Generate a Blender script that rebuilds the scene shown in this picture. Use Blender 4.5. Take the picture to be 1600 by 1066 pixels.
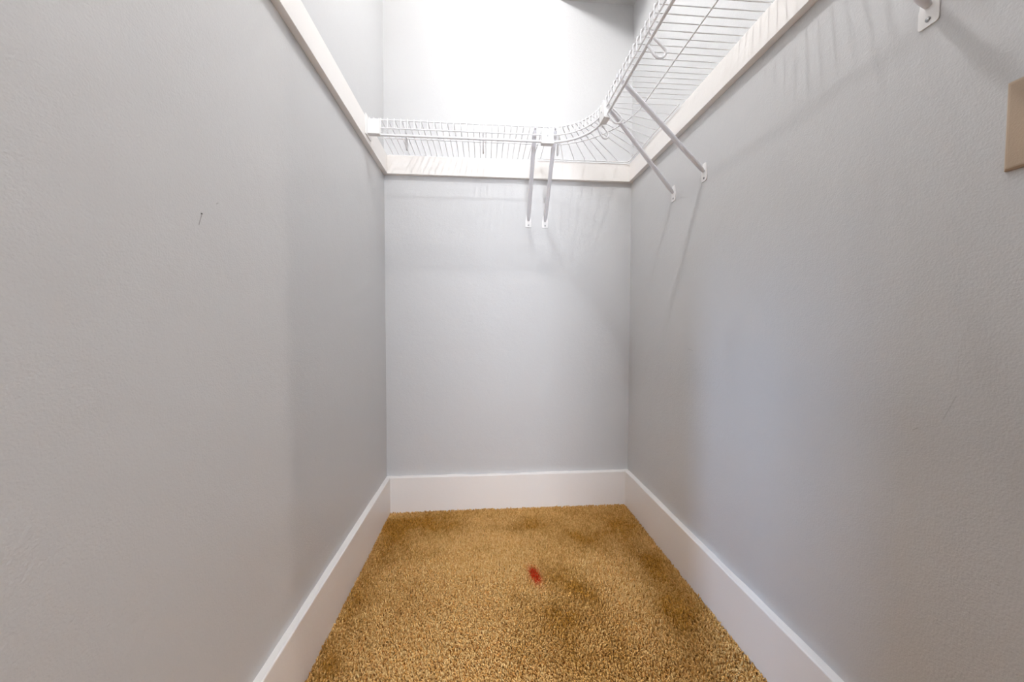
import bpy, bmesh, math, random
import numpy as np
from mathutils import Vector, Matrix

# ------------------------------------------------------------------ reset
for o in list(bpy.data.objects):
    bpy.data.objects.remove(o)
S = bpy.context.scene
C = S.collection

# ------------------------------------------------------------------ room measures (metres)
XL, XR, YB = -0.476, 0.744, 1.817          # left, right and back wall planes
YF = -0.30                                  # inner face of the doorway wall behind the camera
ZC = 2.74                                   # ceiling
BH, BT = 0.1687, 0.0200                     # baseboard height, thickness
R1, R2, RT = 1.6325, 1.7194, 0.0208         # shelf rail bottom, top, thickness
CARPET = -0.012                             # backing under the pile

# ------------------------------------------------------------------ camera
yaw, pit, rol = 0.077285, -0.034653, 0.00249
fw = Vector((math.sin(yaw) * math.cos(pit), math.cos(yaw) * math.cos(pit), math.sin(pit)))
rt = Vector((math.cos(yaw), -math.sin(yaw), 0))
up = rt.cross(fw)
rt2 = rt * math.cos(rol) + up * math.sin(rol)
up2 = -rt * math.sin(rol) + up * math.cos(rol)
cd = bpy.data.cameras.new('camera')
cam = bpy.data.objects.new('camera', cd)
C.objects.link(cam)
cd.sensor_width = 36.0
cd.lens = 570.23 * 36.0 / 1600.0
cd.clip_start = 0.01
M = Matrix((rt2, up2, -fw)).transposed().to_4x4()
M.translation = Vector((0, 0, 0.90))
cam.matrix_world = M
S.camera = cam

# ------------------------------------------------------------------ world, windows, exposure
w = bpy.data.worlds.new('sky')
S.world = w
w.use_nodes = True
bg = w.node_tree.nodes['Background']
bg.inputs[0].default_value = (0.70, 0.82, 1.0, 1)
bg.inputs[1].default_value = 1.0

BULB = Vector((0.15, 0.89, 2.60))          # bare bulb under the closet ceiling
BULB_STRENGTH = 1120.0
BULB_COLOR = (0.99, 0.995, 1.0)


def area(name, loc, direction, sx, sz, power, color):
    d = bpy.data.lights.new(name, 'AREA')
    d.shape = 'RECTANGLE'
    d.size, d.size_y = sx, sz
    d.energy = power
    d.color = color
    o = bpy.data.objects.new(name, d)
    C.objects.link(o)
    o.location = loc
    o.rotation_euler = Vector(direction).to_track_quat('-Z', 'Y').to_euler()
    return o


# window daylight behind the camera, plus added slit lights that shape the side walls
area('window_daylight_main', (0.08, -3.29, 1.95), (0, 1, 0), 0.80, 0.80, 128, (0.91, 0.95, 1.03))
area('added_light_right_strip', (-0.91, -3.29, 0.95), (0, 1, 0), 0.05, 0.16, 165, (0.46, 0.66, 1.0))  # added slit source, sized to throw a bluish strip on the right wall
area('added_light_left_wall', (2.20, -3.29, 1.35), (0, 1, 0), 0.06, 1.60, 46, (1.0, 0.91, 0.82))  # added slit source, placed to draw the lit edge on the left wall

S.view_settings.view_transform = 'Standard'
S.view_settings.look = 'None'
S.view_settings.gamma = 1.0
S.view_settings.use_curve_mapping = False
S.view_settings.exposure = 0.0
S.cycles.use_denoising = True
S.cycles.max_bounces = 14
S.cycles.diffuse_bounces = 10


# ------------------------------------------------------------------ materials
def mat(name, color, rough=0.5, bump=None, spec=0.5, metal=0.0):
    m = bpy.data.materials.new(name)
    m.use_nodes = True
    nt = m.node_tree
    b = nt.nodes['Principled BSDF']
    b.inputs['Base Color'].default_value = (*color, 1)
    b.inputs['Roughness'].default_value = rough
    b.inputs['Specular IOR Level'].default_value = spec
    b.inputs['Metallic'].default_value = metal
    if bump:
        tc = nt.nodes.new('ShaderNodeTexCoord')
        prev = None
        for scale, dist in bump:
            n = nt.nodes.new('ShaderNodeTexNoise')
            n.inputs['Scale'].default_value = scale
            n.inputs['Detail'].default_value = 3
            nt.links.new(tc.outputs['Object'], n.inputs['Vector'])
            bp = nt.nodes.new('ShaderNodeBump')
            bp.inputs['Strength'].default_value = 1.0
            bp.inputs['Distance'].default_value = dist
            nt.links.new(n.outputs['Fac'], bp.inputs['Height'])
            if prev:
                nt.links.new(prev.outputs['Normal'], bp.inputs['Normal'])
            prev = bp
        nt.links.new(prev.outputs['Normal'], b.inputs['Normal'])
    return m


def seg_mask(nt, vec, a, b, width, soft):
    """1 near the segment a-b (object space), 0 away from it: a scratch or scuff in the paint."""
    a, b = Vector(a), Vector(b)
    d = (b - a)
    L = max(d.length, 1e-6)

    def vm(op, *ins):
        n = nt.nodes.new('ShaderNodeVectorMath')
        n.operation = op
        for i, x in enumerate(ins):
            if isinstance(x, (tuple, Vector)):
                n.inputs[i].default_value = tuple(x)
            elif isinstance(x, float):
                n.inputs['Scale'].default_value = x
            else:
                nt.links.new(x, n.inputs[i])
        return n
    rel = vm('SUBTRACT', vec, a)
    dot = vm('DOT_PRODUCT', rel.outputs[0], d / (L * L))
    cl = nt.nodes.new('ShaderNodeClamp')
    nt.links.new(dot.outputs['Value'], cl.inputs[0])
    sc = vm('SCALE', tuple(d))
    nt.links.new(cl.outputs[0], sc.inputs['Scale'])
    dist = vm('DISTANCE', rel.outputs[0], sc.outputs[0])
    mr = nt.nodes.new('ShaderNodeMapRange')
    mr.inputs['From Min'].default_value = width
    mr.inputs['From Max'].default_value = width + soft
    mr.inputs['To Min'].default_value = 1
    mr.inputs['To Max'].default_value = 0
    nt.links.new(dist.outputs['Value'], mr.inputs['Value'])
    return mr.outputs[0]


WALL = (0.610, 0.609, 0.612)


def wall_mat(name, marks=()):
    m = mat(name, WALL, 0.46, bump=[(300, 0.0006), (90, 0.0005), (6, 0.003)])
    nt = m.node_tree
    b = nt.nodes['Principled BSDF']
    tc = nt.nodes.new('ShaderNodeTexCoord')
    col = None
    n = nt.nodes.new('ShaderNodeTexNoise')
    n.inputs['Scale'].default_value = 2.3
    n.inputs['Detail'].default_value = 4
    nt.links.new(tc.outputs['Object'], n.inputs['Vector'])
    mx = nt.nodes.new('ShaderNodeMix')
    mx.data_type = 'RGBA'
    mx.inputs[6].default_value = (WALL[0] * 0.985, WALL[1] * 0.98, WALL[2] * 0.975, 1)
    mx.inputs[7].default_value = (WALL[0] * 1.01, WALL[1] * 1.015, WALL[2] * 1.02, 1)
    nt.links.new(n.outputs['Fac'], mx.inputs[0])
    col = mx.outputs[2]
    for a, bb, wd, soft, strength, c in marks:
        msk = seg_mask(nt, tc.outputs['Object'], a, bb, wd, soft)
        mul = nt.nodes.new('ShaderNodeMath')
        mul.operation = 'MULTIPLY'
        mul.inputs[1].default_value = strength
        nt.links.new(msk, mul.inputs[0])
        mm = nt.nodes.new('ShaderNodeMix')
        mm.data_type = 'RGBA'
        nt.links.new(mul.outputs[0], mm.inputs[0])
        nt.links.new(col, mm.inputs[6])
        mm.inputs[7].default_value = (*c, 1)
        col = mm.outputs[2]
    nt.links.new(col, b.inputs['Base Color'])
    return m


DARK = (0.10, 0.09, 0.085)
M_wall = wall_mat('wall paint')
M_wall_l = wall_mat('wall paint left', [
    ((XL, 0.663, 1.090), (XL, 0.657, 1.073), 0.0004, 0.0010, 0.55, DARK),
    ((XL, 0.699, 1.121), (XL, 0.703, 1.124), 0.0004, 0.0010, 0.35, DARK)])
M_wall_r = wall_mat('wall paint right', [
    ((XR, 0.5737, 0.725), (XR, 0.566, 0.731), 0.0002, 0.0009, 0.30, DARK),
    ((XR, 0.5321, 0.7545), (XR, 0.5173, 0.794), 0.0002, 0.0010, 0.20, DARK),
    ((XR, 0.5173, 0.794), (XR, 0.516, 0.87), 0.0002, 0.0010, 0.05, DARK),
    ((XR, 1.28, 0.827), (XR, 1.245, 0.822), 0.0003, 0.0012, 0.22, DARK)])
M_hall = mat('hall paint', (0.16, 0.155, 0.15), 0.7)
M_ceil = mat('ceiling paint', (0.80, 0.79, 0.78), 0.8, bump=[(220, 0.0008)])
M_trim = mat('white trim paint', (0.89, 0.860, 0.832), 0.38, bump=[(90, 0.0003), (14, 0.0012)])
M_wire = mat('white vinyl coating', (0.86, 0.86, 0.87), 0.35)
M_plast = mat('white plastic', (0.88, 0.87, 0.86), 0.40)
M_steel = mat('white powder coat', (0.80, 0.80, 0.84), 0.35, bump=[(300, 0.00015)])
M_screw = mat('zinc screw', (0.42, 0.42, 0.43), 0.35, metal=1.0)
M_dark = mat('dark recess', (0.03, 0.028, 0.026), 0.8)
M_tan = mat('almond plastic', (0.47, 0.36, 0.26), 0.42, bump=[(420, 0.0003)])
M_porc = mat('porcelain', (0.85, 0.84, 0.82), 0.2)
M_brass = mat('brass', (0.75, 0.55, 0.25), 0.3, metal=1.0)

M_bulb = bpy.data.materials.new('lit bulb glass')
M_bulb.use_nodes = True
_b = M_bulb.node_tree.nodes['Principled BSDF']
_b.inputs['Base Color'].default_value = (0.9, 0.9, 0.9, 1)
_b.inputs['Emission Color'].default_value = (*BULB_COLOR, 1)
_b.inputs['Emission Strength'].default_value = BULB_STRENGTH


# ------------------------------------------------------------------ mesh helpers
class MB:
    def __init__(self):
        self.v, self.f = [], []

    def box(self, a, b):
        x0, y0, z0 = a
        x1, y1, z1 = b
        n = len(self.v)
        self.v += [(x0, y0, z0), (x1, y0, z0), (x1, y1, z0), (x0, y1, z0), (x0, y0, z1), (x1, y0, z1), (x1, y1, z1), (x0, y1, z1)]
        self.f += [tuple(n + i for i in q) for q in ((0, 3, 2, 1), (4, 5, 6, 7), (0, 1, 5, 4), (1, 2, 6, 5), (2, 3, 7, 6), (3, 0, 4, 7))]
        return self

    def tube(self, pts, ra, rb=None, n=8, side=None, closed=False):
        """Sweep an ellipse (ra along `side`, rb across it) along pts."""
        rb = rb or ra
        P = [Vector(p) for p in pts]
        N = len(P)
        base = len(self.v)
        prev = None
        for i, p in enumerate(P):
            if closed:
                t = (P[(i + 1) % N] - P[i - 1]).normalized()
            else:
                t = (P[min(i + 1, N - 1)] - P[max(i - 1, 0)]).normalized()
            if prev is None:
                s = Vector(side) if side else (Vector((0, 0, 1)) if abs(t.z) < 0.9 else Vector((1, 0, 0)))
            else:
                s = prev
            s = (s - t * s.dot(t)).normalized()
            prev = s
            q = t.cross(s)
            for k in range(n):
                a = 2 * math.pi * k / n
                self.v.append(tuple(p + s * (ra * math.cos(a)) + q * (rb * math.sin(a))))
        rng = range(N) if closed else range(N - 1)
        for i in rng:
            j = (i + 1) % N
            for k in range(n):
                l = (k + 1) % n
                self.f.append((base + i * n + k, base + i * n + l, base + j * n + l, base + j * n + k))
        if not closed:
            self.f.append(tuple(base + k for k in reversed(range(n))))
            self.f.append(tuple(base + (N - 1) * n + k for k in range(n)))
        return self

    def lathe(self, prof, c, n=24):
        base = len(self.v)
        for r, z in prof:
            for k in range(n):
                a = 2 * math.pi * k / n
                self.v.append((c[0] + r * math.cos(a), c[1] + r * math.sin(a), c[2] + z))
        for i in range(len(prof) - 1):
            for k in range(n):
                l = (k + 1) % n
                self.f.append((base + i * n + k, base + i * n + l, base + (i + 1) * n + l, base + (i + 1) * n + k))
        self.f.append(tuple(base + k for k in reversed(range(n))))
        self.f.append(tuple(base + (len(prof) - 1) * n + k for k in range(n)))
        return self

    def prism(self, poly, axis, a, b):
        """poly: 2D outline in the two other axes (in x,y,z order), extruded along axis from a to b."""
        base = len(self.v)
        n = len(poly)
        for t in (a, b):
            for p in poly:
                q = list(p)
                q.insert(axis, t)
                self.v.append(tuple(q))
        self.f.append(tuple(base + i for i in range(n)))
        self.f.append(tuple(base + n + i for i in reversed(range(n))))
        for i in range(n):
            j = (i + 1) % n
            self.f.append((base + i, base + n + i, base + n + j, base + j))
        return self

    def mesh(self, name, bevel=0.0, segs=2, smooth=False):
        me = bpy.data.meshes.new(name)
        me.from_pydata(self.v, [], self.f)
        bm = bmesh.new()
        bm.from_mesh(me)
        bmesh.ops.recalc_face_normals(bm, faces=bm.faces)
        if bevel:
            ed = [e for e in bm.edges if len(e.link_faces) == 2 and e.calc_face_angle(0) > 0.6]
            bmesh.ops.bevel(bm, geom=ed, offset=bevel, segments=segs, affect='EDGES', profile=0.5)
        if smooth:
            for fc in bm.faces:
                fc.smooth = True
            for e in bm.edges:
                if len(e.link_faces) == 2 and e.calc_face_angle(0) > 0.9:
                    e.smooth = False
        bm.to_mesh(me)
        bm.free()
        return me


def link(name, me, m, parent=None, loc=None):
    o = bpy.data.objects.new(name, me)
    C.objects.link(o)
    if m and me and not me.materials:
        me.materials.append(m)
    if parent:
        o.parent = parent
        o.matrix_parent_inverse = parent.matrix_world.inverted()
    if loc:
        o.location = loc
    return o


def empty(name, loc, label, cat, group=None):
    o = bpy.data.objects.new(name, None)
    C.objects.link(o)
    o.empty_display_size = 0.05
    o.location = loc
    o.matrix_world = Matrix.Translation(Vector(loc))
    o['label'], o['category'] = label, cat
    if group:
        o['group'] = group
    return o


def part(name, mb, m, parent, bevel=0.0, smooth=False, label=None, segs=2):
    """Mesh given in world coordinates, child of a thing or a part."""
    me = mb.mesh(name, bevel, segs, smooth)
    root = parent
    off = Vector((0, 0, 0))
    while root:
        off += root.location
        root = root.parent
    me.transform(Matrix.Translation(-off))
    o = bpy.data.objects.new(name, me)
    C.objects.link(o)
    me.materials.append(m)
    o.parent = parent
    if label:
        o['label'] = label
    return o


def struct(name, mb, m, label=None, bevel=0.0):
    o = link(name, mb.mesh(name, bevel), m)
    o['kind'] = 'structure'
    if label:
        o['label'] = label
    return o


# ------------------------------------------------------------------ the setting
wl = struct('wall_left', MB().box((XL - 0.1, YF, CARPET), (XL, YB, ZC)), M_wall_l, 'light grey painted wall on the left with a nail hole')
wr = struct('wall_right', MB().box((XR, YF, CARPET), (XR + 0.1, YB, ZC)), M_wall_r, 'light grey painted wall on the right under the wire shelf')
struct('wall_back', MB().box((XL - 0.1, YB, CARPET), (XR + 0.1, YB + 0.1, ZC)), M_wall, 'light grey painted end wall of the closet')
DXA, DXB, DH = -0.44, 0.38, 1.98
struct('wall_front', MB().box((-2.0, YF - 0.12, CARPET), (DXA, YF, ZC)).box((DXB, YF - 0.12, CARPET), (2.5, YF, ZC))
       .box((DXA, YF - 0.12, DH), (DXB, YF, ZC)), M_hall, 'doorway wall behind the camera')
struct('ceiling', MB().box((XL - 0.1, YF, ZC), (XR + 0.1, YB + 0.1, ZC + 0.1)), M_ceil, 'white painted closet ceiling')
struct('ceiling_soffit', MB().box((0.375, 1.245, 2.505), (XR, YB, ZC)), M_wall, 'boxed grey soffit in the upper back corner')
floor = struct('floor', MB().box((XL - 0.1, YF - 0.12, CARPET - 0.1), (XR + 0.1, YB + 0.1, CARPET)),
               mat('carpet backing', (0.30, 0.14, 0.03), 0.95), 'floor under tan cut pile carpet')
# room beyond the doorway (behind the camera): shell with a window opening and added light slits
HX0, HX1, HY0 = -2.0, 2.4, -3.3
struct('floor_hall', MB().box((HX0, HY0, CARPET - 0.1), (HX1, YF - 0.12, CARPET)), mat('hall carpet', (0.30, 0.19, 0.09), 0.95))
struct('ceiling_hall', MB().box((HX0, HY0, 2.60), (HX1, YF - 0.12, 2.70)), M_ceil)
struct('wall_hall_left', MB().box((HX0 - 0.1, HY0, CARPET), (HX0, YF - 0.12, 2.6)), M_hall)


def holed(axis, plane, lo, hi, holes):
    """Wall slab with window holes. axis 0: slab at x=plane..plane+0.1 running in y; axis 1: slab at y=plane-0.1..plane running in x."""
    mb = MB()

    def add(a0, a1, z0, z1):
        if axis == 0:
            mb.box((plane, a0, z0), (plane + 0.1, a1, z1))
        else:
            mb.box((a0, plane - 0.1, z0), (a1, plane, z1))
    t = lo
    for a0, a1, z0, z1 in holes:
        add(t, a0, CARPET, 2.6)
        add(a0, a1, CARPET, z0)
        add(a0, a1, z1, 2.6)
        t = a1
    add(t, hi, CARPET, 2.6)
    return mb


struct('wall_hall_right', MB().box((HX1, HY0, CARPET), (HX1 + 0.1, YF - 0.12, 2.6)), M_hall)
struct('wall_hall_back', holed(1, HY0, HX0, HX1, [(-0.94, -0.88, 0.86, 1.04), (-0.33, 0.49, 1.54, 2.36), (2.16, 2.24, 0.53, 2.17)]), M_hall)
struct('light_blocker_stub', MB().box((HX0, -1.25, CARPET), (-0.16, -1.20, 2.6)), M_hall)  # unseen blocker added to cut the far edge of the right wall strip


struct('light_blocker_panel', MB().box((-0.85, -2.25, 0.96), (-0.40, -2.20, 2.6)).box((-0.462, -2.25, CARPET), (-0.40, -2.20, 0.96)), M_hall)  # unseen panel and post added to limit and fade the right wall strip


# baseboards: flat board, eased front edge, hand-caulked upper line
def baseboard(name, run, seed, label):
    rnd = random.Random(seed)
    if run == 'back':
        L0, L1 = XL, XR
    else:
        L0, L1 = YF, YB - BT
    N = 60
    prof = [(0, CARPET), (BT, CARPET), (BT, BH - 0.003), (BT - 0.001, BH - 0.001), (BT - 0.003, BH), (0, BH)]
    mb = MB()
    n = len(prof)
    z = 0.0
    for i in range(N + 1):
        t = L0 + (L1 - L0) * i / N
        z = 0.7 * z + 0.3 * rnd.uniform(-0.004, 0.004)
        for k, (d, h) in enumerate(prof):
            if k == 5:
                h += 0.0012 + z
            if run == 'back':
                mb.v.append((t, YB - d, h))
            elif run == 'left':
                mb.v.append((XL + d, t, h))
            else:
                mb.v.append((XR - d, t, h))
    for i in range(N):
        for k in range(n):
            l = (k + 1) % n
            mb.f.append((i * n + k, i * n + l, (i + 1) * n + l, (i + 1) * n + k))
    mb.f.append(tuple(range(n)))
    mb.f.append(tuple(N * n + k for k in reversed(range(n))))
    return struct(name, mb, M_trim, label)


baseboard('baseboard_left', 'left', 1, 'tall flat white baseboard along the left wall')
baseboard('baseboard_back', 'back', 2, 'tall flat white baseboard along the end wall')
baseboard('baseboard_right', 'right', 3, 'tall flat white baseboard along the right wall')

# shelf rails (painted boards screwed to the walls)
struct('trim_1', MB().box((XL, YB - RT, R1), (XR, YB, R2)), M_trim, 'white painted shelf rail board on the end wall', 0.0012)
struct('trim_2', MB().box((XL, YF, R1), (XL + RT, YB - RT, R2)), M_trim, 'white painted shelf rail board on the left wall', 0.0012)
struct('trim_3', MB().box((XR - RT, YF, R1), (XR, YB - RT, R2)), M_trim, 'white painted shelf rail board on the right wall', 0.0012)

# ------------------------------------------------------------------ carpet pile (uncountable)
rng = np.random.default_rng(7)
X0, X1, Y0, Y1 = XL + BT + 0.001, XR - BT - 0.001, 0.45, YB - BT - 0.001
SP = 0.0047
gx, gy = np.meshgrid(np.arange(X0, X1, SP), np.arange(Y0, Y1, SP))
px = (gx + rng.uniform(-0.5, 0.5, gx.shape) * SP).ravel()
py = (gy + rng.uniform(-0.5, 0.5, gy.shape) * SP).ravel()
px = np.clip(px, X0, X1)
py = np.clip(py, Y0, Y1)
n = px.size


def vnoise(x, y, scale, seed):
    r = np.random.default_rng(seed).uniform(-1, 1, (64, 64))
    u, v = (x + 10) * scale, (y + 10) * scale
    iu, iv = np.floor(u).astype(int), np.floor(v).astype(int)
    fu, fv = u - iu, v - iv
    fu, fv = fu * fu * (3 - 2 * fu), fv * fv * (3 - 2 * fv)
    g = lambda a, b: r[a % 64, b % 64]
    return (g(iu, iv) * (1 - fu) + g(iu + 1, iv) * fu) * (1 - fv) + (g(iu, iv + 1) * (1 - fu) + g(iu + 1, iv + 1) * fu) * fv


def blob(cx, cy, rx, ry, rot=0.0):
    c, s = math.cos(rot), math.sin(rot)
    dx, dy = px - cx, py - cy
    return np.exp(-(((c * dx + s * dy) / rx) ** 2 + ((-s * dx + c * dy) / ry) ** 2))


rough = 0.55 * vnoise(px, py, 9, 1) + 0.35 * vnoise(px, py, 22, 2) + 0.25 * vnoise(px, py, 55, 3)
soil = 0.30 + 0.42 * rough
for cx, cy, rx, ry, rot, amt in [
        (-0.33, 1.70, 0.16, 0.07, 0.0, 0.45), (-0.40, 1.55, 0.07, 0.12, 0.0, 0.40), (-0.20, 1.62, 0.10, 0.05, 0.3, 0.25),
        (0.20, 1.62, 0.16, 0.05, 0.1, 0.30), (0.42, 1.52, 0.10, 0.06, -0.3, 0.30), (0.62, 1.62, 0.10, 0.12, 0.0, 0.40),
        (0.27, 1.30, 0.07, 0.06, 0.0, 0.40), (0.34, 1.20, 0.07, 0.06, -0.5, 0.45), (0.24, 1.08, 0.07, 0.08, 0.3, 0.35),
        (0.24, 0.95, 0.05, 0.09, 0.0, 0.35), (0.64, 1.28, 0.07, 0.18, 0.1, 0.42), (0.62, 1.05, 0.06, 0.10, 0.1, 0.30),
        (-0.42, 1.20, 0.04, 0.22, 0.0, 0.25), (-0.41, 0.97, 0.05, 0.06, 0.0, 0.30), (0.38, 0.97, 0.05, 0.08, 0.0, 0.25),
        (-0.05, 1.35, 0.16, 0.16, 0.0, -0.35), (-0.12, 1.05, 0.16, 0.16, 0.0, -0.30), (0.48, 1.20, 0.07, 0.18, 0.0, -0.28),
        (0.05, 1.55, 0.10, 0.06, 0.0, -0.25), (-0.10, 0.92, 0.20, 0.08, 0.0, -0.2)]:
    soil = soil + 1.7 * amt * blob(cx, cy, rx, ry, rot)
soil = np.clip(soil + rng.normal(0, 0.10, n), 0, 1)
stain = np.clip(1.5 * blob(0.187, 1.296, 0.017, 0.044, 0.16) + 0.18 * rng.normal(0, 1, n) * blob(0.187, 1.296, 0.022, 0.055, 0.16), 0, 1)

h = 0.0120 + 0.0030 * rough - 0.0020 * soil + rng.normal(0, 0.0023, n)
ang = rng.uniform(0, 2 * math.pi, n)
lean = 0.0052
dirx = 0.7 * vnoise(px, py, 5, 11) + 0.9 * np.cos(ang)
diry = 0.5 * (soil - 0.3) + 0.5 * vnoise(px, py, 5, 12) + 0.9 * np.sin(ang)
twist = rng.uniform(0, 2 * math.pi, n)
rb_, rm_ = 0.0023, 0.0027
V = np.zeros((n, 7, 3), np.float32)
for k in range(3):
    a = twist + 2 * math.pi * k / 3
    V[:, k, 0] = px + rb_ * np.cos(a)
    V[:, k, 1] = py + rb_ * np.sin(a)
    V[:, k, 2] = CARPET
    a = a + 0.7
    V[:, 3 + k, 0] = px + rm_ * np.cos(a) + lean * 0.55 * dirx
    V[:, 3 + k, 1] = py + rm_ * np.sin(a) + lean * 0.55 * diry
    V[:, 3 + k, 2] = CARPET + 0.80 * h
V[:, 6, 0] = px + lean * 1.3 * dirx
V[:, 6, 1] = py + lean * 1.3 * diry
V[:, 6, 2] = CARPET + h
V[:, :, 0] = np.clip(V[:, :, 0], XL + BT + 0.0002, XR - BT - 0.0002)
V[:, :, 1] = np.minimum(V[:, :, 1], YB - BT - 0.0002)
tri = []
for k in range(3):
    l = (k + 1) % 3
    tri += [(k, l, 3 + l), (k, 3 + l, 3 + k), (3 + k, 3 + l, 6)]
T = (np.array(tri)[None] + (np.arange(n) * 7)[:, None, None]).reshape(-1, 3).astype(np.int32)
me = bpy.data.meshes.new('carpet_pile')
me.vertices.add(n * 7)
me.vertices.foreach_set('co', V.ravel())
me.loops.add(T.size)
me.loops.foreach_set('vertex_index', T.ravel())
me.polygons.add(len(T))
me.polygons.foreach_set('loop_start', np.arange(0, T.size, 3, dtype=np.int32))
me.polygons.foreach_set('loop_total', np.full(len(T), 3, np.int32))
me.update()
for nm, arr in (('soil', soil), ('stain', stain), ('tone', rng.uniform(0, 1, n))):
    at = me.attributes.new(nm, 'FLOAT', 'POINT')
    at.data.foreach_set('value', np.repeat(arr, 7).astype(np.float32))
M_carpet = mat('tan carpet yarn', (0.4, 0.25, 0.1), 0.95, spec=0.0)
nt = M_carpet.node_tree
bs = nt.nodes['Principled BSDF']
bs.inputs['Sheen Weight'].default_value = 0.3
bs.inputs['Sheen Tint'].default_value = (1.0, 0.66, 0.28, 1)


def attr(nm):
    a = nt.nodes.new('ShaderNodeAttribute')
    a.attribute_name = nm
    return a.outputs['Fac']


def mix(fac, a, b):
    m_ = nt.nodes.new('ShaderNodeMix')
    m_.data_type = 'RGBA'
    nt.links.new(fac, m_.inputs[0])
    for i, x in ((6, a), (7, b)):
        if isinstance(x, tuple):
            m_.inputs[i].default_value = (*x, 1)
        else:
            nt.links.new(x, m_.inputs[i])
    return m_.outputs[2]


clean = mix(attr('tone'), (0.74, 0.390, 0.110), (1.0, 0.710, 0.320))
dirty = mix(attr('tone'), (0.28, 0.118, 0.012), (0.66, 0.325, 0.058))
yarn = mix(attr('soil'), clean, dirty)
yarn = mix(attr('stain'), yarn, (0.60, 0.030, 0.006))
nt.links.new(yarn, bs.inputs['Base Color'])
me.materials.append(M_carpet)
pile = bpy.data.objects.new('carpet_pile', me)
C.objects.link(pile)
pile.parent = floor
pile['kind'] = 'stuff'
pile['label'] = 'tan cut pile carpet with worn patches and a red stain'

# ------------------------------------------------------------------ wire shelving
ZD = 1.7285                     # deck cross wires
ZT = 1.7235                     # long wires just under the deck
ZLIP = 1.6915                   # lower wire of the front lip
ZROD = 1.664                    # hanging rod
YFR = 1.5080                    # front edge of the end-wall shelf
XFR = 0.4375                    # front edge of the right-wall shelf
ACX, ACY, AR = XFR - 0.18, YFR - 0.18, 0.18   # curved front of the corner shelf
RC, RL, RR = 0.0016, 0.0026, 0.0046           # wire radii: cross, long, rod
PITCH = 0.0259


def hook_path(o, back):
    """J hook hanging from the lip: o = point under the lip on the front line, back = unit vector towards the wall."""
    pts = []
    for d, z in [(0.000, ZT - 0.004), (0.001, ZLIP + 0.004), (0.008, ZLIP - 0.006), (0.030, ZLIP - 0.026), (0.044, ZLIP - 0.038), (0.050, ZLIP - 0.046),
                 (0.0495, ZLIP - 0.055), (0.044, ZLIP - 0.062), (0.035, ZLIP - 0.0655), (0.026, ZLIP - 0.064), (0.018, ZLIP - 0.058),
                 (0.008, ZLIP - 0.045), (0.001, ZLIP - 0.034)]:
        pts.append((o[0] + back[0] * d, o[1] + back[1] * d, z))
    return pts


def wires(parent, specs):
    for name, pts, r, nn in specs:
        part(name, MB().tube(pts, r, n=nn), M_wire, parent, smooth=True)


# straight shelf along the end wall
bx0, bx1 = XL + RT + 0.006, 0.259
sh = empty('wire_shelf', (0.5 * (bx0 + bx1), 1.65, ZLIP), 'white straight wire shelf along the end wall, left of the curved corner', 'shelf')
wires(sh, [('front_wire', [(bx0, YFR, ZT), (bx1, YFR, ZT)], RL, 10),
           ('lip_wire', [(bx0, YFR, ZLIP), (bx1, YFR, ZLIP)], RL, 10),
           ('middle_wire', [(bx0, 1.6515, ZT + 0.001), (bx1, 1.6515, ZT + 0.001)], 0.0022, 8),
           ('back_wire', [(bx0, YB - 0.008, ZT + 0.001), (bx1, YB - 0.008, ZT + 0.001)], 0.0022, 8),
           ('hanging_rod', [(bx0 + 0.03, YFR - 0.001, ZROD), (bx1, YFR - 0.001, ZROD)], RR, 12)])
cw = MB().tube([(0, YB - 0.005, ZD), (0, 1.65, ZD), (0, YFR, ZD), (0, YFR - 0.0030, ZD - 0.001), (0, YFR - 0.0042, ZD - 0.005), (0, YFR - 0.0040, ZLIP - 0.002)], RC, n=6).mesh('cross_wire', smooth=True)
cw.transform(Matrix.Translation(Vector((0, -1.65, -ZLIP))))
cw.materials.append(M_wire)
k = 0
x = -0.4310
while x < bx1 - 0.004:
    o = bpy.data.objects.new('cross_wire', cw)
    C.objects.link(o)
    o.parent = sh
    o.location = (x - sh.location.x, 0, 0)
    x += PITCH
for hx in (-0.312, -0.002):
    part('rod_hook', MB().tube(hook_path((hx, YFR), (0, 1)), 0.0034, n=8), M_wire, sh, smooth=True)

# curved corner shelf
cs = empty('corner_shelf', (0.60, 1.66, ZLIP), 'curved white wire corner shelf with wires fanning towards both walls', 'shelf')


def arc(r, z, a0=90.0, a1=0.0, nseg=28, lead=0.0):
    pts = []
    if lead:
        pts.append((ACX - lead, ACY + r, z))
    for i in range(nseg + 1):
        a = math.radians(a0 + (a1 - a0) * i / nseg)
        pts.append((ACX + r * math.cos(a), ACY + r * math.sin(a), z))
    if lead:
        pts.append((ACX + r, ACY - lead, z))
    return pts


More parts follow.
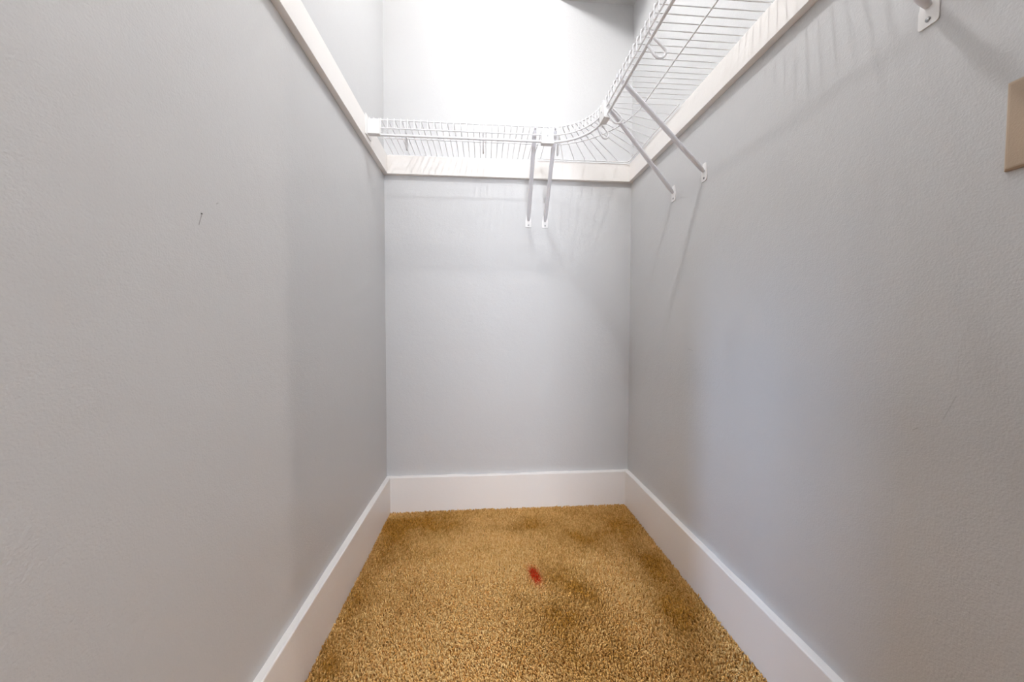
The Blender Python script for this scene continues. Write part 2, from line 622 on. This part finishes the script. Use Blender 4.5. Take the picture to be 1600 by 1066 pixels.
bk = 0.028
crn = 0.022
backp = [(0.262, YB - bk, ZT + 0.001)]
for i in range(9):
    a = math.radians(90 - 90 * i / 8)
    backp.append((XR - bk - crn + crn * math.cos(a), YB - bk - crn + crn * math.sin(a), ZT + 0.001))
backp.append((XR - bk, 1.315, ZT + 0.001))
wires(cs, [('front_wire', arc(AR, ZT), RL, 10), ('lip_wire', arc(AR, ZLIP), RL, 10),
           ('middle_wire', arc(AR + 0.148, ZT + 0.001), 0.0022, 8), ('back_wire', backp, 0.0024, 8),
           ('hanging_rod', arc(AR + 0.001, ZROD), RR, 12)])
NF = 8
for k in range(2 * NF):
    a = math.radians(90 - 90 * (k + 0.5) / (2 * NF))
    c_, s_ = math.cos(a), math.sin(a)
    if k < NF:
        e = (0.276 + 0.0555 * k, YB - bk + 0.004, ZD)
    else:
        e = (XR - bk + 0.004, 1.330 + 0.0575 * (2 * NF - 1 - k), ZD)
    f0 = (ACX + AR * c_, ACY + AR * s_)
    f1 = (ACX + (AR - 0.0036) * c_, ACY + (AR - 0.0036) * s_)
    part('cross_wire', MB().tube([e, (*f0, ZD), (f1[0], f1[1], ZD - 0.0025), (f1[0], f1[1], ZLIP - 0.002)], RC, n=6), M_wire, cs, smooth=True)
part('rod_hook', MB().tube(hook_path((0.305, ACY + math.sqrt(AR ** 2 - (0.305 - ACX) ** 2)), (0.1, 0.995)), 0.0034, n=8), M_wire, cs, smooth=True)
aa = math.radians(17)
part('rod_hook', MB().tube(hook_path((ACX + AR * math.cos(aa), ACY + AR * math.sin(aa)), (math.cos(aa), math.sin(aa))), 0.0034, n=8), M_wire, cs, smooth=True)

# straight shelf along the right wall
ry0, ry1 = -0.20, ACY - 0.002
rs = empty('wire_shelf', (0.60, 0.6, ZLIP), 'long white straight wire shelf along the right wall, coming towards the viewer', 'shelf')
xm = XFR + 0.148
wires(rs, [('front_wire', [(XFR, ry0, ZT), (XFR, ry1, ZT)], RL, 10),
           ('lip_wire', [(XFR, ry0, ZLIP), (XFR, ry1, ZLIP)], RL, 10),
           ('middle_wire', [(xm, ry0, ZT + 0.001), (xm, ry1, ZT + 0.001)], 0.0024, 8),
           ('back_wire', [(XR - 0.008, ry0, ZT + 0.001), (XR - 0.008, ry1, ZT + 0.001)], 0.0022, 8),
           ('hanging_rod', [(XFR + 0.003, ry0, ZROD + 0.002), (XFR + 0.003, ry1 - 0.01, ZROD + 0.002)], RR, 12)])
cw2 = MB().tube([(XR - 0.005, 0, ZD), (0.6, 0, ZD), (XFR, 0, ZD), (XFR - 0.0030, 0, ZD - 0.001), (XFR - 0.0042, 0, ZD - 0.005), (XFR - 0.0040, 0, ZLIP - 0.002)], RC, n=6).mesh('cross_wire', smooth=True)
cw2.transform(Matrix.Translation(Vector((-0.60, 0, -ZLIP))))
cw2.materials.append(M_wire)
y = 0.929 + 14 * 0.0263
while y > ry0 + 0.01:
    o = bpy.data.objects.new('cross_wire', cw2)
    C.objects.link(o)
    o.parent = rs
    o.location = (0, y - rs.location.y, 0)
    y -= 0.0263
for hy in (1.285, 0.972, 0.67, 0.36):
    part('rod_hook', MB().tube(hook_path((XFR, hy), (1, 0)), 0.0034, n=8), M_wire, rs, smooth=True)


# ------------------------------------------------------------------ end bracket and joiners
eb = empty('end_bracket', (XL + RT, 1.50, 1.652), 'white plastic end bracket holding the shelf against the left rail', 'bracket')
ex = XL + RT
part('bracket_cap', MB().box((ex + 0.0045, 1.486, 1.658), (ex + 0.050, 1.510, 1.7115)), M_plast, eb, 0.0015)
part('wall_flange', MB().box((ex, 1.472, 1.650), (ex + 0.004, 1.535, 1.728)), M_plast, eb, 0.001)
for fx in (0.0115, 0.0265, 0.0475):
    part('saddle_rib', MB().box((ex + fx - 0.0015, 1.488, 1.7115), (ex + fx + 0.0015, 1.5085, 1.7205)), M_plast, eb)


def screw(parent, p, nrm, r=0.0038):
    """Round head screw with a slot cross, axis nrm."""
    nrm = Vector(nrm)
    a = MB().lathe([(r, 0.0), (r, 0.0008), (r * 0.8, 0.0017), (r * 0.35, 0.0021)], (0, 0, 0), 12)
    q = nrm.to_track_quat('Z', 'Y').to_matrix().to_4x4()
    T_ = Matrix.Translation(Vector(p)) @ q
    a.v = [tuple(T_ @ Vector(v)) for v in a.v]
    s_ = part('screw', a, M_screw, parent, smooth=True)
    return s_


def joiner(c, n_out, along, label):
    """Cover plate clipped over the meeting ends of two shelves. c: centre, n_out: towards the room, along: shelf direction."""
    j = empty('shelf_joiner', (c[0], c[1], 1.652), label, 'bracket', 'joiner plates on the shelf lip')
    N_, A_ = Vector(n_out), Vector(along)

    def slab(d0, d1, a0, a1, z0, z1, tl=0.0):
        mb = MB()
        for z in (z0, z1):
            for a_, d_ in ((a0, d0), (a1, d0), (a1, d1), (a0, d1)):
                v = Vector((c[0], c[1], 0)) + N_ * d_ + A_ * (a_ + tl * (z - 1.685))
                mb.v.append((v.x, v.y, z))
        mb.f += [(0, 3, 2, 1), (4, 5, 6, 7), (0, 1, 5, 4), (1, 2, 6, 5), (2, 3, 7, 6), (3, 0, 4, 7)]
        return mb
    fp = part('cover_plate', slab(0.006, 0.011, -0.025, 0.025, 1.6535, 1.7125, -0.05), M_plast, j, 0.0012)
    part('bottom_lip', slab(-0.014, 0.006, -0.024, 0.024, 1.6535, 1.6570), M_plast, j, 0.0008)
    for s in (-1, 1):
        part('side_wall', slab(-0.012, 0.006, s * 0.0235 - 0.0012, s * 0.0235 + 0.0012, 1.657, 1.706), M_plast, j)
    v = Vector((c[0], c[1], 1.684)) + N_ * 0.011
    screw(fp, v, N_, 0.0028)
    return j


joiner((0.2595, YFR), (0, -1, 0), (1, 0, 0), 'white plastic joiner plate between the end wall shelf and the curved corner')
joiner((XFR, ACY - 0.006), (-1, 0, 0), (0, -1, 0), 'white plastic joiner plate between the curved corner and the right shelf')


# ------------------------------------------------------------------ diagonal support braces
def brace(wallpt, n_in, side, top, label):
    """wallpt: foot on the wall (screw end), n_in: wall normal into the room, side: along the wall, top: point under the lip."""
    P, N_, A_ = Vector(wallpt), Vector(n_in), Vector(side)
    b = empty('shelf_brace', wallpt, label, 'brace', 'diagonal braces under the wire shelves')
    # foot plate with rounded lower corners
    out = []
    hw = 0.0148
    z0, z1 = P.z - 0.011, P.z + 0.050
    for cx, cz, a0 in ((-hw + 0.005, z0 + 0.005, 180), (hw - 0.005, z0 + 0.005, 270)):
        for i in range(5):
            a = math.radians(a0 + 90 * i / 4)
            out.append((cx + 0.005 * math.cos(a), cz + 0.005 * math.sin(a)))
    out += [(hw, z0 + 0.030), (hw * 0.6, z1), (-hw * 0.6, z1), (-hw, z0 + 0.030)]
    mb = MB()
    m_ = len(out)
    for d in (0.0002, 0.0026):
        for a, z in out:
            v = P + N_ * d + A_ * a
            mb.v.append((v.x, v.y, z))
    mb.f += [tuple(range(m_)), tuple(m_ + i for i in reversed(range(m_)))]
    for i in range(m_):
        l = (i + 1) % m_
        mb.f.append((i, l, m_ + l, m_ + i))
    fp = part('foot_plate', mb, M_plast, b, 0.0005)
    screw(fp, P + N_ * 0.0026, N_)
    # pole: flattened steel tube, pinched where it meets the plate
    foot = Vector((P.x, P.y, P.z + 0.024)) + N_ * 0.0060
    T_ = Vector(top)
    d = T_ - foot
    mb = MB()
    mb.tube([foot - d.normalized() * 0.004, foot + d * 0.02, foot + d * 0.08, foot + d * 0.5, foot + d * 0.97, T_], 0.0093, 0.0068, n=16, side=tuple(A_))
    # pinch both ends
    nn = 16
    for ring, f in ((0, 0.55), (1, 0.88), (5, 0.55)):
        idx = range(ring * nn, ring * nn + nn)
        ctr = sum((Vector(mb.v[i]) for i in idx), Vector()) / nn
        for i in idx:
            mb.v[i] = tuple(ctr + (Vector(mb.v[i]) - ctr) * f)
    part('pole', mb, M_steel, b, smooth=True)
    # wire hook over the front wire
    hp = [T_ - d.normalized() * 0.006, T_ + Vector((0, 0, 0.006)), T_ + N_ * 0.006 + Vector((0, 0, 0.0165)), T_ + N_ * 0.012 + Vector((0, 0, 0.0135)), T_ + N_ * 0.0125 + Vector((0, 0, 0.002))]
    part('top_hook', MB().tube(hp, 0.0028, n=8), M_steel, b, smooth=True)
    return b


brace((0.2205, YB, 1.411), (0, -1, 0), (1, 0, 0), (0.209, YFR + 0.007, 1.712), 'left one of the two white braces screwed to the end wall')
brace((0.3038, YB, 1.410), (0, -1, 0), (1, 0, 0), (0.293, YFR + 0.003, 1.712), 'right one of the two white braces screwed to the end wall')
brace((XR, 1.3975, 1.411), (-1, 0, 0), (0, 1, 0), (XFR + 0.007, 1.322, 1.712), 'white brace on the right wall closest to the back corner')
brace((XR, 1.1975, 1.409), (-1, 0, 0), (0, 1, 0), (XFR + 0.007, 1.185, 1.712), 'middle white brace on the right wall, second from the back corner')
brace((XR, 0.5735, 1.4185), (-1, 0, 0), (0, 1, 0), (XFR + 0.007, 0.560, 1.712), 'near white brace on the right wall, cut by the top edge of the picture')

# ------------------------------------------------------------------ light switch on the right wall
sw = empty('light_switch', (XR, 0.432, 1.186), 'tan plastic light switch plate at the right edge of the picture', 'light switch')
plate = MB()
pl0, pl1, pz0, pz1 = 0.391, 0.4735, 1.1245, 1.2485
rings = [(0.0, 0.0), (0.0035, 0.0), (0.0062, 0.0028), (0.0066, 0.005)]
for d, ins in rings:
    for yy, zz in ((pl0 + ins, pz0 + ins), (pl1 - ins, pz0 + ins), (pl1 - ins, pz1 - ins), (pl0 + ins, pz1 - ins)):
        plate.v.append((XR - d, yy, zz))
for i in range(3):
    for k in range(4):
        l = (k + 1) % 4
        plate.f.append((i * 4 + k, i * 4 + l, i * 4 + 4 + l, i * 4 + 4 + k))
plate.f += [(3, 2, 1, 0), (12, 13, 14, 15)]
cp = part('cover_plate', plate, M_tan, sw, 0.0006)
rk = MB().prism([(XR - 0.0066, 1.154), (XR - 0.0110, 1.154), (XR - 0.0085, 1.1865), (XR - 0.0072, 1.219), (XR - 0.0066, 1.219)], 1, 0.4158, 0.4488)
rk.v = [(v[0], v[1], v[2]) for v in rk.v]
part('rocker', rk, M_tan, sw, 0.0008)
for zz in (1.1395, 1.2335):
    screw(cp, (XR - 0.0066, 0.4323, zz), (-1, 0, 0), 0.0030)

# nail hole with a raised paint rim on the left wall
part('nail_hole', MB().tube([(XL + 0.0002, 0.663 + 0.0020 * math.cos(a), 1.0925 + 0.0020 * math.sin(a)) for a in [2 * math.pi * i / 12 for i in range(12)]], 0.0006, n=6, closed=True), M_wall, wl, smooth=True)
part('nail_head', MB().tube([(XL - 0.0001, 0.663, 1.0922), (XL + 0.0005, 0.663, 1.0922)], 0.0017, n=10), M_dark, wl, label='small dark nail head')

# ------------------------------------------------------------------ bare bulb in a porcelain holder on the ceiling
lamp = empty('ceiling_lamp', (BULB.x, BULB.y, ZC), 'bare bulb in a white porcelain holder on the closet ceiling', 'lamp')
lc = (BULB.x, BULB.y, ZC)
part('lamp_holder', MB().lathe([(0.056, 0.0), (0.056, -0.010), (0.046, -0.030), (0.030, -0.052), (0.024, -0.078), (0.019, -0.082)], lc, 32), M_porc, lamp, smooth=True)
part('bulb_cap', MB().lathe([(0.013, -0.070), (0.0135, -0.090), (0.0145, -0.096)], lc, 20), M_brass, lamp, smooth=True)
bp = [(0.0145, 0.070)]
for i in range(13):
    a = math.radians(62 - 150 * i / 12)
    bp.append((max(0.024 * math.cos(a), 0.001), 0.026 * math.sin(a)))
part('bulb', MB().lathe([(r, z) for r, z in bp], (BULB.x, BULB.y, BULB.z), 20), M_bulb, lamp, smooth=True)
